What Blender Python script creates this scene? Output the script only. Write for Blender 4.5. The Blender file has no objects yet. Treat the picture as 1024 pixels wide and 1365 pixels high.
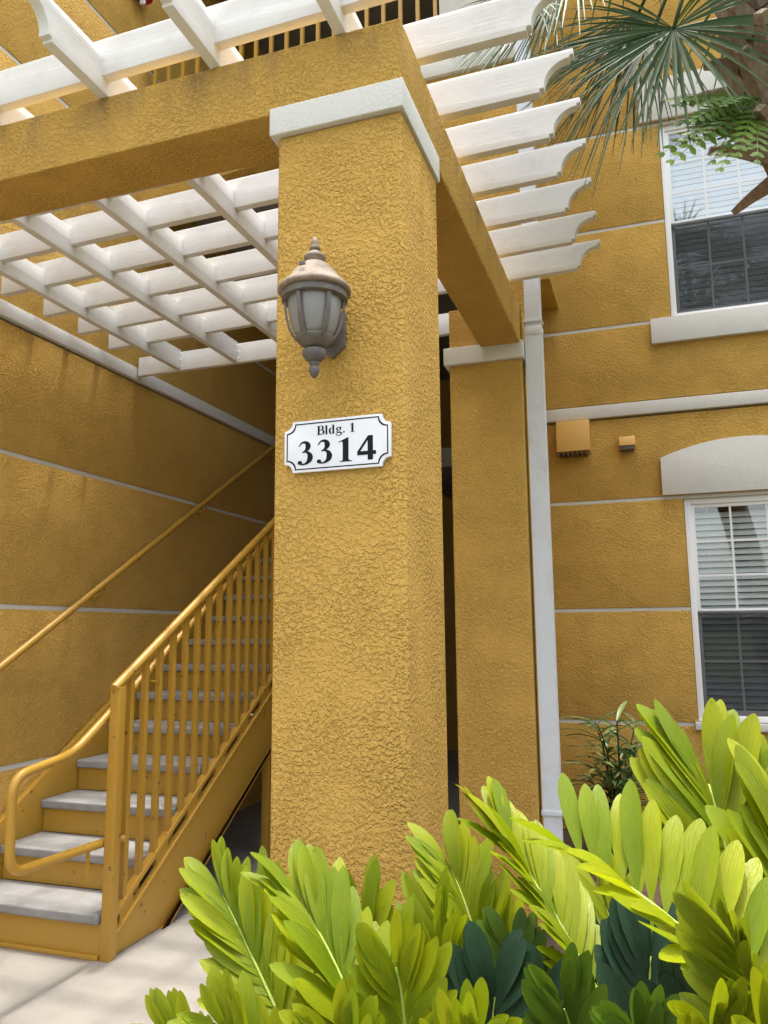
import bpy, bmesh, math, random
from mathutils import Vector, Matrix, noise
random.seed(7)
S = bpy.context.scene
COL = S.collection
rad = math.radians

# ---------------------------------------------------------------- camera
EYE = 1.5
YAW, PITCH, ROLL, FPX = rad(18.773), rad(8.699), rad(-0.502), 1045.0
cy, sy, cp, sp = math.cos(YAW), math.sin(YAW), math.cos(PITCH), math.sin(PITCH)
FWD = Vector((-sy*cp, cy*cp, sp)); RGT0 = Vector((cy, sy, 0)); UP0 = RGT0.cross(FWD)
RGT = math.cos(ROLL)*RGT0 + math.sin(ROLL)*UP0
UPV = -math.sin(ROLL)*RGT0 + math.cos(ROLL)*UP0
CAM = Vector((0, 0, EYE))
cam_d = bpy.data.cameras.new('camera'); cam = bpy.data.objects.new('camera', cam_d); COL.objects.link(cam)
cam_d.sensor_fit = 'HORIZONTAL'; cam_d.sensor_width = 36; cam_d.lens = FPX/1024*36
cam_d.clip_start = .02; cam_d.clip_end = 3000
m = Matrix((RGT, UPV, -FWD)).transposed().to_4x4(); m.translation = CAM
cam.matrix_world = m
S.camera = cam
def ray(px, py): return RGT*((px-512)/FPX) - UPV*((py-682.5)/FPX) + FWD
def atY(px, py, y): d = ray(px, py); return CAM + d*(y/d.y)

# ---------------------------------------------------------------- sky, sun, exposure
SUN_EL, SUN_AZ = rad(85), rad(352)      # azimuth from +Y clockwise: a hazy sun almost overhead
W = bpy.data.worlds.new('World'); S.world = W; W.use_nodes = True
nt = W.node_tree; nt.nodes.clear()
sky = nt.nodes.new('ShaderNodeTexSky'); sky.sky_type = 'NISHITA'; sky.sun_disc = False
sky.sun_elevation = SUN_EL; sky.sun_rotation = SUN_AZ; sky.air_density = 1.3; sky.dust_density = 7.0; sky.ozone_density = 1.0
bg = nt.nodes.new('ShaderNodeBackground'); bg.inputs[1].default_value = 0.15
wo = nt.nodes.new('ShaderNodeOutputWorld')
hsv = nt.nodes.new('ShaderNodeHueSaturation'); hsv.inputs['Saturation'].default_value = .55   # thin milky cloud
nt.links.new(sky.outputs[0], hsv.inputs['Color']); nt.links.new(hsv.outputs[0], bg.inputs[0]); nt.links.new(bg.outputs[0], wo.inputs[0])
sd = bpy.data.lights.new('sun', 'SUN'); sd.energy = 1.1; sd.angle = rad(2.4); sd.color = (1, .96, .9)
so = bpy.data.objects.new('sun', sd); COL.objects.link(so)
sdir = Vector((math.sin(SUN_AZ)*math.cos(SUN_EL), math.cos(SUN_AZ)*math.cos(SUN_EL), math.sin(SUN_EL)))
so.location = sdir*30; so.rotation_euler = sdir.to_track_quat('Z', 'Y').to_euler()
S.view_settings.view_transform = 'Standard'; S.view_settings.look = 'None'
S.view_settings.exposure = 2.04; S.view_settings.gamma = 1

# ---------------------------------------------------------------- materials
def mat(name, col, rough=.6, spec=.3, metallic=0):
    M = bpy.data.materials.new(name); M.use_nodes = True
    b = M.node_tree.nodes['Principled BSDF']
    b.inputs['Base Color'].default_value = (*col, 1); b.inputs['Roughness'].default_value = rough
    b.inputs['Specular IOR Level'].default_value = spec; b.inputs['Metallic'].default_value = metallic
    return M, M.node_tree, b
def N(nt, t, **k):
    n = nt.nodes.new(t)
    for a, v in k.items():
        if a.startswith('i_'): n.inputs[int(a[2:]) if a[2:].isdigit() else a[2:]].default_value = v
        else: setattr(n, a, v)
    return n
def pos(nt): return nt.nodes.new('ShaderNodeNewGeometry').outputs['Position']
def noise_n(nt, vec, scale, detail=3, rough=.5, dist=0):
    n = N(nt, 'ShaderNodeTexNoise'); n.inputs['Scale'].default_value = scale; n.inputs['Detail'].default_value = detail
    n.inputs['Roughness'].default_value = rough; n.inputs['Distortion'].default_value = dist
    nt.links.new(vec, n.inputs['Vector']); return n.outputs['Fac']
def ramp(nt, fac, stops, interp='LINEAR'):
    r = N(nt, 'ShaderNodeValToRGB'); r.color_ramp.interpolation = interp
    e = r.color_ramp.elements
    while len(e) < len(stops): e.new(.5)
    for q, (p, c) in zip(e, stops):
        q.position = p; q.color = (*c, 1) if len(c) == 3 else c
    nt.links.new(fac, r.inputs[0]); return r.outputs[0]
def math_n(nt, op, a, b=None, c=None):
    n = N(nt, 'ShaderNodeMath', operation=op)
    for i, v in enumerate((a, b, c)):
        if v is None: continue
        if isinstance(v, (int, float)): n.inputs[i].default_value = v
        else: nt.links.new(v, n.inputs[i])
    return n.outputs[0]
def mixc(nt, fac, a, b, mode='MIX'):
    n = N(nt, 'ShaderNodeMix', data_type='RGBA', blend_type=mode)
    for i, v in ((0, fac), (6, a), (7, b)):
        if isinstance(v, (int, float)): n.inputs[i].default_value = v
        elif isinstance(v, tuple): n.inputs[i].default_value = (*v, 1)
        else: nt.links.new(v, n.inputs[i])
    return n.outputs[2]
def bump(nt, b, h, strength, dist):
    n = N(nt, 'ShaderNodeBump'); n.inputs['Strength'].default_value = strength; n.inputs['Distance'].default_value = dist
    nt.links.new(h, n.inputs['Height']); nt.links.new(n.outputs[0], b.inputs['Normal'])

def stucco(name, col, top_dark=0., depth=.0105, sc=1.0):
    M, t, b = mat(name, col, .92, .10)
    p = pos(t)
    warp = N(t, 'ShaderNodeTexNoise'); warp.inputs['Scale'].default_value = 60*sc; warp.inputs['Detail'].default_value = 2
    t.links.new(p, warp.inputs['Vector'])
    vm = N(t, 'ShaderNodeVectorMath', operation='MULTIPLY_ADD'); t.links.new(warp.outputs['Color'], vm.inputs[0])
    vm.inputs[1].default_value = (.012/sc,)*3; t.links.new(p, vm.inputs[2])
    a = noise_n(t, vm.outputs[0], 78*sc, 2, .5, .35)
    isl = ramp(t, a, [(.40, (0, 0, 0)), (.52, (.7,)*3), (.64, (1, 1, 1))], 'EASE')
    fine = noise_n(t, p, 210*sc, 3, .6)
    big = noise_n(t, p, 12*sc, 2)
    amp = ramp(t, noise_n(t, p, 5.5*sc, 3), [(.34, (.35,)*3), (.62, (1, 1, 1))])
    h = math_n(t, 'ADD', math_n(t, 'MULTIPLY', math_n(t, 'MULTIPLY', isl, amp), .8), math_n(t, 'ADD', math_n(t, 'MULTIPLY', fine, .55), math_n(t, 'MULTIPLY', big, .6)))
    bump(t, b, h, 1.0, depth)
    tone = noise_n(t, p, 1.7, 5, .6)
    c = mixc(t, math_n(t, 'MULTIPLY', tone, .22), col, tuple(x*.62 for x in col))
    c = mixc(t, math_n(t, 'MULTIPLY', math_n(t, 'SUBTRACT', 1.0, isl), .12), c, tuple(x*.55 for x in col))
    ms = N(t, 'ShaderNodeMapping'); ms.inputs['Scale'].default_value = (7, 7, .55); t.links.new(p, ms.inputs[0])
    c = mixc(t, math_n(t, 'MULTIPLY', ramp(t, noise_n(t, ms.outputs[0], 1.6, 5, .6), [(.48, (0, 0, 0)), (.75, (1, 1, 1))]), .07), c, tuple(x*.5 for x in col))
    if top_dark:  # irregular darker patches, strongest near the beam top
        sx = N(t, 'ShaderNodeSeparateXYZ'); t.links.new(p, sx.inputs[0])
        mp = N(t, 'ShaderNodeMapping'); mp.inputs['Scale'].default_value = (5, 5, 1.3); t.links.new(p, mp.inputs[0])
        st = noise_n(t, mp.outputs[0], 1.3, 5, .65)
        mask = ramp(t, st, [(.46, (0, 0, 0)), (.66, (1, 1, 1))])
        up = N(t, 'ShaderNodeMapRange'); up.inputs['From Min'].default_value = 3.16; up.inputs['From Max'].default_value = 3.34
        t.links.new(sx.outputs[2], up.inputs['Value'])
        f = math_n(t, 'MULTIPLY', math_n(t, 'MULTIPLY', mask, up.outputs[0]), top_dark)
        c = mixc(t, f, c, (.17, .13, .09))
    t.links.new(c, b.inputs['Base Color'])
    return M
YEL = (.61, .37, .090)
M_ST = stucco('ochre_stucco', YEL)
M_STB = stucco('top_darkened_ochre_stucco', YEL, top_dark=.6)
M_WTR = stucco('white_trim_stucco', (.64, .625, .575), depth=.0007, sc=1.2)

def wood(name, col, dirt=.32):
    M, t, b = mat(name, col, .5, .35); p = pos(t)
    tc = N(t, 'ShaderNodeTexCoord')
    mp = N(t, 'ShaderNodeMapping'); mp.inputs['Scale'].default_value = (1.2, 1.2, 16); t.links.new(tc.outputs['Object'], mp.inputs[0])
    g = noise_n(t, mp.outputs[0], 6, 5, .6, .4)
    d = noise_n(t, p, 5.5, 6, .7)
    d2 = ramp(t, d, [(.50, (0, 0, 0)), (.74, (1, 1, 1))])
    c = mixc(t, math_n(t, 'MULTIPLY', d2, dirt), col, (.42, .37, .29))
    c = mixc(t, math_n(t, 'MULTIPLY', g, .07), c, (.5, .46, .38))
    # small peeled flakes
    fl = ramp(t, noise_n(t, p, 24, 4, .7), [(.71, (0, 0, 0)), (.74, (1, 1, 1))])
    c = mixc(t, math_n(t, 'MULTIPLY', fl, .55), c, (.34, .27, .19))
    t.links.new(c, b.inputs['Base Color'])
    h = math_n(t, 'ADD', math_n(t, 'MULTIPLY', g, .5), math_n(t, 'MULTIPLY', noise_n(t, p, 11, 3), .9))
    bump(t, b, h, .6, .004)
    return M
M_WOOD = wood('white_painted_wood', (.68, .665, .625))

def painted_steel():
    M, t, b = mat('ochre_painted_steel', (.40, .22, .03), .38, .45); p = pos(t)
    n1 = noise_n(t, p, 5, 5, .65)
    c = mixc(t, math_n(t, 'MULTIPLY', n1, .35), (.44, .25, .034), (.31, .165, .025))
    chip = ramp(t, noise_n(t, p, 17, 5, .72), [(.645, (0, 0, 0)), (.66, (1, 1, 1))])
    c = mixc(t, math_n(t, 'MULTIPLY', chip, .85), c, (.07, .03, .016))
    t.links.new(c, b.inputs['Base Color'])
    bump(t, b, noise_n(t, p, 45, 3), .25, .002)
    return M
M_STEEL = painted_steel()
def concrete(name, c1, c2, sc=6, grain=90, d=.0025):
    M, t, b = mat(name, c1, .85, .2); p = pos(t)
    n1 = noise_n(t, p, sc, 7, .68)
    c = mixc(t, ramp(t, n1, [(.3, (0, 0, 0)), (.72, (1, 1, 1))]), c1, c2)
    g = noise_n(t, p, grain, 4, .6)
    c = mixc(t, math_n(t, 'MULTIPLY', g, .35), c, tuple(x*.55 for x in c1))
    sp_ = ramp(t, noise_n(t, p, 21, 4, .8), [(.73, (0, 0, 0)), (.755, (1, 1, 1))])
    c = mixc(t, math_n(t, 'MULTIPLY', sp_, .6), c, tuple(x*.3 for x in c1))
    t.links.new(c, b.inputs['Base Color'])
    bump(t, b, math_n(t, 'ADD', g, math_n(t, 'MULTIPLY', n1, .6)), .6, d)
    return M
M_TREAD = concrete('grey_tread_concrete', (.34, .335, .325), (.22, .215, .205), 9)
M_PAVE = concrete('tan_broom_concrete', (.32, .298, .26), (.235, .22, .194), 2.6, 120)
M_SOIL = concrete('brown_mulch', (.10, .065, .04), (.05, .032, .02), 14, 60, .02)
M_GRASS = concrete('lawn_green', (.07, .11, .03), (.05, .075, .02), 3, 60, .02)
M_ASPH = concrete('dark_asphalt', (.06, .06, .062), (.04, .04, .042), 3, 120)
M_SLAB = concrete('grey_slab', (.30, .28, .25), (.22, .2, .18), 3)
M_VINYL, _t, _b = mat('white_vinyl', (.80, .80, .79), .35, .4)
M_ALU, _t, _b = mat('white_gutter_aluminium', (.74, .77, .79), .35, .4)
_c = mixc(_t, ramp(_t, noise_n(_t, pos(_t), 6, 6, .7), [(.5, (0, 0, 0)), (.75, (.5, .5, .5))]), (.62, .65, .67), (.42, .41, .38)); _t.links.new(_c, _b.inputs['Base Color'])
M_BLIND, _, _ = mat('white_blind', (.84, .85, .85), .5, .3)
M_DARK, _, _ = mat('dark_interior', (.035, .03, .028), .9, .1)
M_SCREEN = bpy.data.materials.new('grey_insect_screen'); M_SCREEN.use_nodes = True
t = M_SCREEN.node_tree; t.nodes.clear()
o_ = N(t, 'ShaderNodeOutputMaterial'); mx = N(t, 'ShaderNodeMixShader'); mx.inputs[0].default_value = .40
tr = N(t, 'ShaderNodeBsdfTransparent'); df = N(t, 'ShaderNodeBsdfDiffuse'); df.inputs[0].default_value = (.03, .032, .036, 1)
t.links.new(tr.outputs[0], mx.inputs[1]); t.links.new(df.outputs[0], mx.inputs[2]); t.links.new(mx.outputs[0], o_.inputs[0])
M_GLASS = bpy.data.materials.new('window_glass'); M_GLASS.use_nodes = True
t = M_GLASS.node_tree; t.nodes.clear()
o_ = N(t, 'ShaderNodeOutputMaterial'); mx = N(t, 'ShaderNodeMixShader')
tr = N(t, 'ShaderNodeBsdfTransparent'); tr.inputs[0].default_value = (.95, .975, .97, 1)
gl = N(t, 'ShaderNodeBsdfGlossy'); gl.inputs['Roughness'].default_value = .015
fr = N(t, 'ShaderNodeLayerWeight'); fr.inputs[0].default_value = .5
t.links.new(math_n(t, 'ADD', .15, math_n(t, 'MULTIPLY', math_n(t, 'POWER', fr.outputs['Facing'], 5), .83)), mx.inputs[0]); t.links.new(tr.outputs[0], mx.inputs[1]); t.links.new(gl.outputs[0], mx.inputs[2]); t.links.new(mx.outputs[0], o_.inputs[0])

def metal_lamp():
    M, t, b = mat('weathered_bronze_metal', (.30, .21, .14), .55, .35); p = pos(t)
    c = mixc(t, ramp(t, noise_n(t, p, 26, 5, .7), [(.35, (0, 0, 0)), (.7, (1, 1, 1))]), (.10, .088, .072), (.165, .14, .115))
    t.links.new(c, b.inputs['Base Color']); bump(t, b, noise_n(t, p, 140, 3), .3, .001)
    return M
M_LAMP = metal_lamp()
M_LROOF, _t, _b = mat('faded_copper_roof', (.42, .25, .15), .6, .3)
_c = mixc(_t, ramp(_t, noise_n(_t, pos(_t), 30, 5, .7), [(.4, (0, 0, 0)), (.72, (1, 1, 1))]), (.28, .215, .16), (.14, .105, .078)); _t.links.new(_c, _b.inputs['Base Color'])
M_LDARK, _, _ = mat('dark_bronze_metal', (.11, .095, .085), .5, .4)
M_FROST, _t, _b = mat('frosted_lamp_glass', (.30, .29, .275), .25, .5)
_b.inputs['Transmission Weight'].default_value = .25; _b.inputs['Roughness'].default_value = .3
M_SIGNW, _, _ = mat('white_sign_face', (.72, .73, .75), .35, .4)
M_SIGNB, _, _ = mat('black_sign_print', (.008, .008, .010), .6, .15)
M_RED, _, _ = mat('red_alarm_paint', (.35, .012, .015), .35, .5)
M_VENT, _t, _b = mat('ochre_vent_paint', (.58, .33, .085), .45, .35)

def leafmat(name, c1, c2, trans=.35, rough=.38, blade=False):
    M = bpy.data.materials.new(name); M.use_nodes = True; t = M.node_tree
    b = t.nodes['Principled BSDF']; out = t.nodes['Material Output']
    oi = N(t, 'ShaderNodeObjectInfo')
    tc = N(t, 'ShaderNodeTexCoord')
    mp = N(t, 'ShaderNodeMapping'); mp.inputs['Scale'].default_value = (110, 4, 4); t.links.new(tc.outputs['Object'], mp.inputs[0])
    vein = noise_n(t, mp.outputs[0], 1.0, 2, .5)
    f = math_n(t, 'ADD', math_n(t, 'MULTIPLY', oi.outputs['Random'], .8), math_n(t, 'MULTIPLY', noise_n(t, pos(t), 14, 4), .5))
    c = mixc(t, f, c1, c2)
    c = mixc(t, math_n(t, 'MULTIPLY', vein, .38), c, tuple(x*.45 for x in c1))
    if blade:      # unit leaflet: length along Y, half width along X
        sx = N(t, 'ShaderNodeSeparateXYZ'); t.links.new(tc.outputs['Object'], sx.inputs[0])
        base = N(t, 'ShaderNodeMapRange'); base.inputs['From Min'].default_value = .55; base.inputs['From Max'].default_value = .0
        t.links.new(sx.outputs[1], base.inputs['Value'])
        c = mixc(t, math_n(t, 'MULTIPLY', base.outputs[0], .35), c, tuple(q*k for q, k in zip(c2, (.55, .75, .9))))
        tipm = N(t, 'ShaderNodeMapRange'); tipm.inputs['From Min'].default_value = .86; tipm.inputs['From Max'].default_value = 1.02
        t.links.new(sx.outputs[1], tipm.inputs['Value'])
        fleck = ramp(t, noise_n(t, pos(t), 85, 4, .7), [(.60, (0, 0, 0)), (.68, (1, 1, 1))])
        spot = math_n(t, 'MULTIPLY', fleck, math_n(t, 'ADD', math_n(t, 'MULTIPLY', tipm.outputs[0], .75), .10))
        c = mixc(t, spot, c, (.16, .085, .025))
    t.links.new(c, b.inputs['Base Color']); b.inputs['Roughness'].default_value = rough; b.inputs['Specular IOR Level'].default_value = .35
    bump(t, b, vein, .55, .003)
    tl = N(t, 'ShaderNodeBsdfTranslucent'); mx = N(t, 'ShaderNodeMixShader'); mx.inputs[0].default_value = trans
    t.links.new(c, tl.inputs[0]); t.links.new(b.outputs[0], mx.inputs[1]); t.links.new(tl.outputs[0], mx.inputs[2]); t.links.new(mx.outputs[0], out.inputs[0])
    return M
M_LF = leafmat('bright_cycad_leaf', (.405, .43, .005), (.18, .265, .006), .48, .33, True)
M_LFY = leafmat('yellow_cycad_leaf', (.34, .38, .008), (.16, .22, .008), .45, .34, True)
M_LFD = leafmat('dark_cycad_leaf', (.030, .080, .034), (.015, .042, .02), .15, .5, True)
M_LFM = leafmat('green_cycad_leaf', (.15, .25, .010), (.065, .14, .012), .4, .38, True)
M_RACH, _, _ = mat('pale_rachis', (.30, .38, .07), .6)
M_PALM = leafmat('palm_frond_green', (.06, .125, .024), (.03, .068, .018), .28, .5)
M_FERN = leafmat('fern_green', (.26, .38, .04), (.06, .15, .03), .35, .4)
M_VARI = leafmat('variegated_leaf', (.08, .15, .03), (.34, .38, .14), .25, .4)
def bark(name, c1, c2):
    M, t, b = mat(name, c1, .9, .15); tc = N(t, 'ShaderNodeTexCoord')
    mp = N(t, 'ShaderNodeMapping'); mp.inputs['Scale'].default_value = (1, 1, .2); t.links.new(tc.outputs['Object'], mp.inputs[0])
    n1 = noise_n(t, mp.outputs[0], 55, 5, .7)
    t.links.new(mixc(t, ramp(t, n1, [(.3, (0, 0, 0)), (.7, (1, 1, 1))]), c1, c2), b.inputs['Base Color']); bump(t, b, n1, .9, .008)
    return M
M_BARK = bark('palm_bark', (.13, .10, .07), (.32, .25, .19))
M_BOOT = bark('palm_boot', (.19, .145, .105), (.42, .335, .26))

# ---------------------------------------------------------------- builders
WM = {}
def link(o, parent, world):
    COL.objects.link(o)
    WM[o.name] = world.copy()
    if parent is not None:
        o.parent = parent; o.matrix_parent_inverse = WM[parent.name].inverted()
    o.matrix_basis = world
    return o
def thing(name, label, cat, loc, group=None):
    o = bpy.data.objects.new(name, None); o.empty_display_size = .1
    link(o, None, Matrix.Translation(Vector(loc)))
    o['label'] = label; o['category'] = cat
    if group: o['group'] = group
    return o
def tag(o, label, cat, group=None):
    o['label'] = label; o['category'] = cat
    if group: o['group'] = group
    return o
class MB:
    def __init__(s): s.v = []; s.f = []
    def add(s, vs, fs):
        n = len(s.v); s.v += [tuple(q) for q in vs]; s.f += [tuple(i+n for i in f) for f in fs]; return s
    def box(s, x0, x1, y0, y1, z0, z1):
        return s.add([(x0, y0, z0), (x1, y0, z0), (x1, y1, z0), (x0, y1, z0), (x0, y0, z1), (x1, y0, z1), (x1, y1, z1), (x0, y1, z1)],
                     [(0, 3, 2, 1), (4, 5, 6, 7), (0, 1, 5, 4), (1, 2, 6, 5), (2, 3, 7, 6), (3, 0, 4, 7)])
    def bar(s, a, b, w, h, up=(0, 0, 1)):
        a, b = Vector(a), Vector(b); d = (b-a).normalized(); r = d.cross(Vector(up)).normalized(); u = r.cross(d)
        vs = [p + r*(i*w/2) + u*(j*h/2) for p in (a, b) for i, j in ((-1, -1), (1, -1), (1, 1), (-1, 1))]
        return s.add(vs, [(0, 1, 2, 3), (7, 6, 5, 4), (0, 4, 5, 1), (1, 5, 6, 2), (2, 6, 7, 3), (3, 7, 4, 0)])
    def prism(s, poly, fn):          # poly: 2-D outline, fn(u, v, side) -> 3-D
        n = len(poly); vs = [fn(u, v, 0) for u, v in poly] + [fn(u, v, 1) for u, v in poly]
        fs = [tuple(range(n)), tuple(range(2*n-1, n-1, -1))] + [(i, i+n, (i+1) % n + n, (i+1) % n) for i in range(n)]
        return s.add(vs, fs)
    def tube(s, pts, r, n=10, caps=True):
        pts = [Vector(p) for p in pts]; rs = r if isinstance(r, (list, tuple)) else [r]*len(pts)
        up = Vector((0, 0, 1)); vs = []; prev = None
        for i, p in enumerate(pts):
            d = (pts[min(i+1, len(pts)-1)] - pts[max(i-1, 0)]).normalized()
            if prev is None:
                a = d.cross(up); a = a if a.length > 1e-3 else d.cross(Vector((1, 0, 0))); a.normalize()
            else:
                a = prev - d*prev.dot(d); a.normalize()
            prev = a; b = d.cross(a)
            vs += [p + (a*math.cos(k*2*math.pi/n) + b*math.sin(k*2*math.pi/n))*rs[i] for k in range(n)]
        fs = []
        for i in range(len(pts)-1):
            for k in range(n): fs.append((i*n+k, i*n+(k+1) % n, (i+1)*n+(k+1) % n, (i+1)*n+k))
        if caps: fs += [tuple(range(n-1, -1, -1)), tuple((len(pts)-1)*n+k for k in range(n))]
        return s.add(vs, fs)
    def lathe(s, prof, c, n=24):
        vs = [(c[0]+r*math.cos(k*2*math.pi/n), c[1]+r*math.sin(k*2*math.pi/n), c[2]+z) for r, z in prof for k in range(n)]
        fs = [(i*n+k, i*n+(k+1) % n, (i+1)*n+(k+1) % n, (i+1)*n+k) for i in range(len(prof)-1) for k in range(n)]
        fs += [tuple(range(n-1, -1, -1)), tuple((len(prof)-1)*n+k for k in range(n))]
        return s.add(vs, fs)
    def mesh(s, name, mt, bevel=0, smooth=False, seg=2, origin=None):
        me = bpy.data.meshes.new(name)
        me.from_pydata([tuple(Vector(v)-origin) if origin else v for v in s.v], [], s.f)
        bm = bmesh.new(); bm.from_mesh(me)
        bmesh.ops.recalc_face_normals(bm, faces=bm.faces)
        if bevel:
            es = [e for e in bm.edges if len(e.link_faces) == 2 and e.calc_face_angle(0) > .5]
            bmesh.ops.bevel(bm, geom=es, offset=bevel, segments=seg, profile=.6, affect='EDGES', clamp_overlap=True)
        bm.to_mesh(me); bm.free()
        if smooth:
            for p in me.polygons: p.use_smooth = True
            if smooth != 'all': me.set_sharp_from_angle(angle=rad(40))
        me.materials.append(mt)
        return me
    def build(s, name, mt, parent=None, bevel=0, smooth=False, seg=2):
        xs = [v[0] for v in s.v]; ys = [v[1] for v in s.v]; zs = [v[2] for v in s.v]
        og = Vector(((min(xs)+max(xs))/2, (min(ys)+max(ys))/2, min(zs)))
        me = s.mesh(name, mt, bevel, smooth or bool(bevel), seg, og)
        return link(bpy.data.objects.new(name, me), parent, Matrix.Translation(og))
def struct(o): o['kind'] = 'structure'; return o
def box(name, b, mt, parent=None, bevel=.004): return MB().box(*b).build(name, mt, parent, bevel)

# ---------------------------------------------------------------- ground
def sheet(name, x0, x1, y0, y1, z, mt):
    return struct(MB().add([(x0, y0, z), (x1, y0, z), (x1, y1, z), (x0, y1, z)], [(0, 1, 2, 3)]).build(name, mt))
sheet('ground', -400, 400, -400, 400, -.06, M_GRASS)
pv = struct(MB().box(-3.45, -1.12, -1.5, 10.2, -.05, 0).build('pavement', M_PAVE))
sheet('planting_bed', -1.12, 5, -1.5, 6.5, -.02, M_SOIL)
struct(MB().box(-3.45, 6, -3.0, -1.504, -.05, -.004).build('path', M_PAVE))
sheet('unseen_dark_road', -60, 60, -14, -4.5, -.055, M_ASPH)  # unseen dark ground behind the camera, added to cut bounced light

# ---------------------------------------------------------------- walls of panels between white reveal joints
GAP = .014
def wall_rows(parent, rows, cuts, place, panel_mat=M_ST):
    """rows: z bounds; cuts(z0,z1) -> list of along-wall intervals; place(a0,a1,d0,d1,z0,z1) -> box bounds"""
    for z0, z1 in rows:
        for a0, a1 in cuts(z0, z1):
            box('stucco_panel', place(a0, a1, 0, .12, z0+GAP, z1-GAP), panel_mat, parent, .006)
def joint(parent, place, a0, a1, z):
    box('reveal_joint', place(a0, a1, .007, .118, z-GAP+.0005, z+GAP-.0005), M_WTR, parent, 0)

# left stair wall, faces +X
XW = -3.45
lw = thing('stair_wall', 'tall shaded ochre stucco wall with white reveal lines beside the stairs', 'wall', (XW-.1, 4.5, 0))
pl = lambda a0, a1, d0, d1, z0, z1: (XW-d1, XW-d0, a0, a1, z0, z1)
LR = [(-.07, .77), (.77, 1.66), (1.66, 2.535), (2.535, 3.31), (3.40, 4.06), (4.06, 4.93), (4.93, 5.81), (5.81, 6.68), (6.68, 7.5), (7.5, 9.6)]
wall_rows(lw, LR, lambda z0, z1: [(.4, 10.2)], pl)
for z in (.77, 1.66, 2.535, 4.06, 4.93, 5.81, 6.68, 7.5): joint(lw, pl, .4, 4.2 if z < 1 else 10.2, z)
box('belt_course', (XW-.12, XW+.028, .4, 10.2, 3.31, 3.40), M_WTR, lw, .005)

# right building facade, faces -Y
YF = 6.5
fb = thing('apartment_building', 'sunlit ochre stucco apartment facade with white belt courses and windows', 'building', (2, YF+.1, 0))
pf = lambda a0, a1, d0, d1, z0, z1: (a0, a1, YF+d0, YF+d1, z0, z1)
FR = [(-.05, .79), (.79, 1.657), (1.657, 2.528), (2.528, 3.22), (3.325, 3.992), (3.992, 4.86), (4.86, 5.735), (5.735, 6.47), (6.57, 7.3), (7.3, 8.17), (8.17, 9.6)]
XA, XB, W0, W1 = -.86, 5.0, .272, 1.20
def fcuts(z0, z1):
    if .7 < z0 < 2.5 or 3.9 < z0 < 5.7: return [(XA, W0), (W1, XB)]
    return [(XA, XB)]
wall_rows(fb, FR, fcuts, pf)
for z in (1.657, 4.86):
    joint(fb, pf, XA, W0, z); joint(fb, pf, W1, XB, z)
for z in (.79, 2.528, 3.992, 5.735, 7.3, 8.17): joint(fb, pf, XA, XB, z)
box('belt_course', (XA, XB, YF-.03, YF+.12, 3.22, 3.325), M_WTR, fb, .006)
box('belt_course', (XA, XB, YF-.03, YF+.12, 6.47, 6.57), M_WTR, fb, .006)
# arched header over the lower window, sill and flat header of the upper one
H = MB(); x0, x1 = .12, 1.352
poly = [(x0, 2.545), (x1, 2.545), (x1, 2.845)] + [(x1-(x1-x0)*k/14, 2.845+.125*(1-(2*k/14-1)**2)) for k in range(1, 14)] + [(x0, 2.845)]
H.prism(poly, lambda u, v, s_: (u, YF-.035+s_*.03, v)).build('window_header', M_WTR, fb, .004)
box('window_header', (.12, 1.352, YF-.035, YF-.004, 5.752, 6.13), M_WTR, fb, .004)
box('window_sill', (.11, 1.362, YF-.05, YF-.003, 3.79, 4.0), M_WTR, fb, .006)
box('window_sill', (.25, 1.222, YF-.045, YF-.003, .755, .812), M_WTR, fb, .006)

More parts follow.
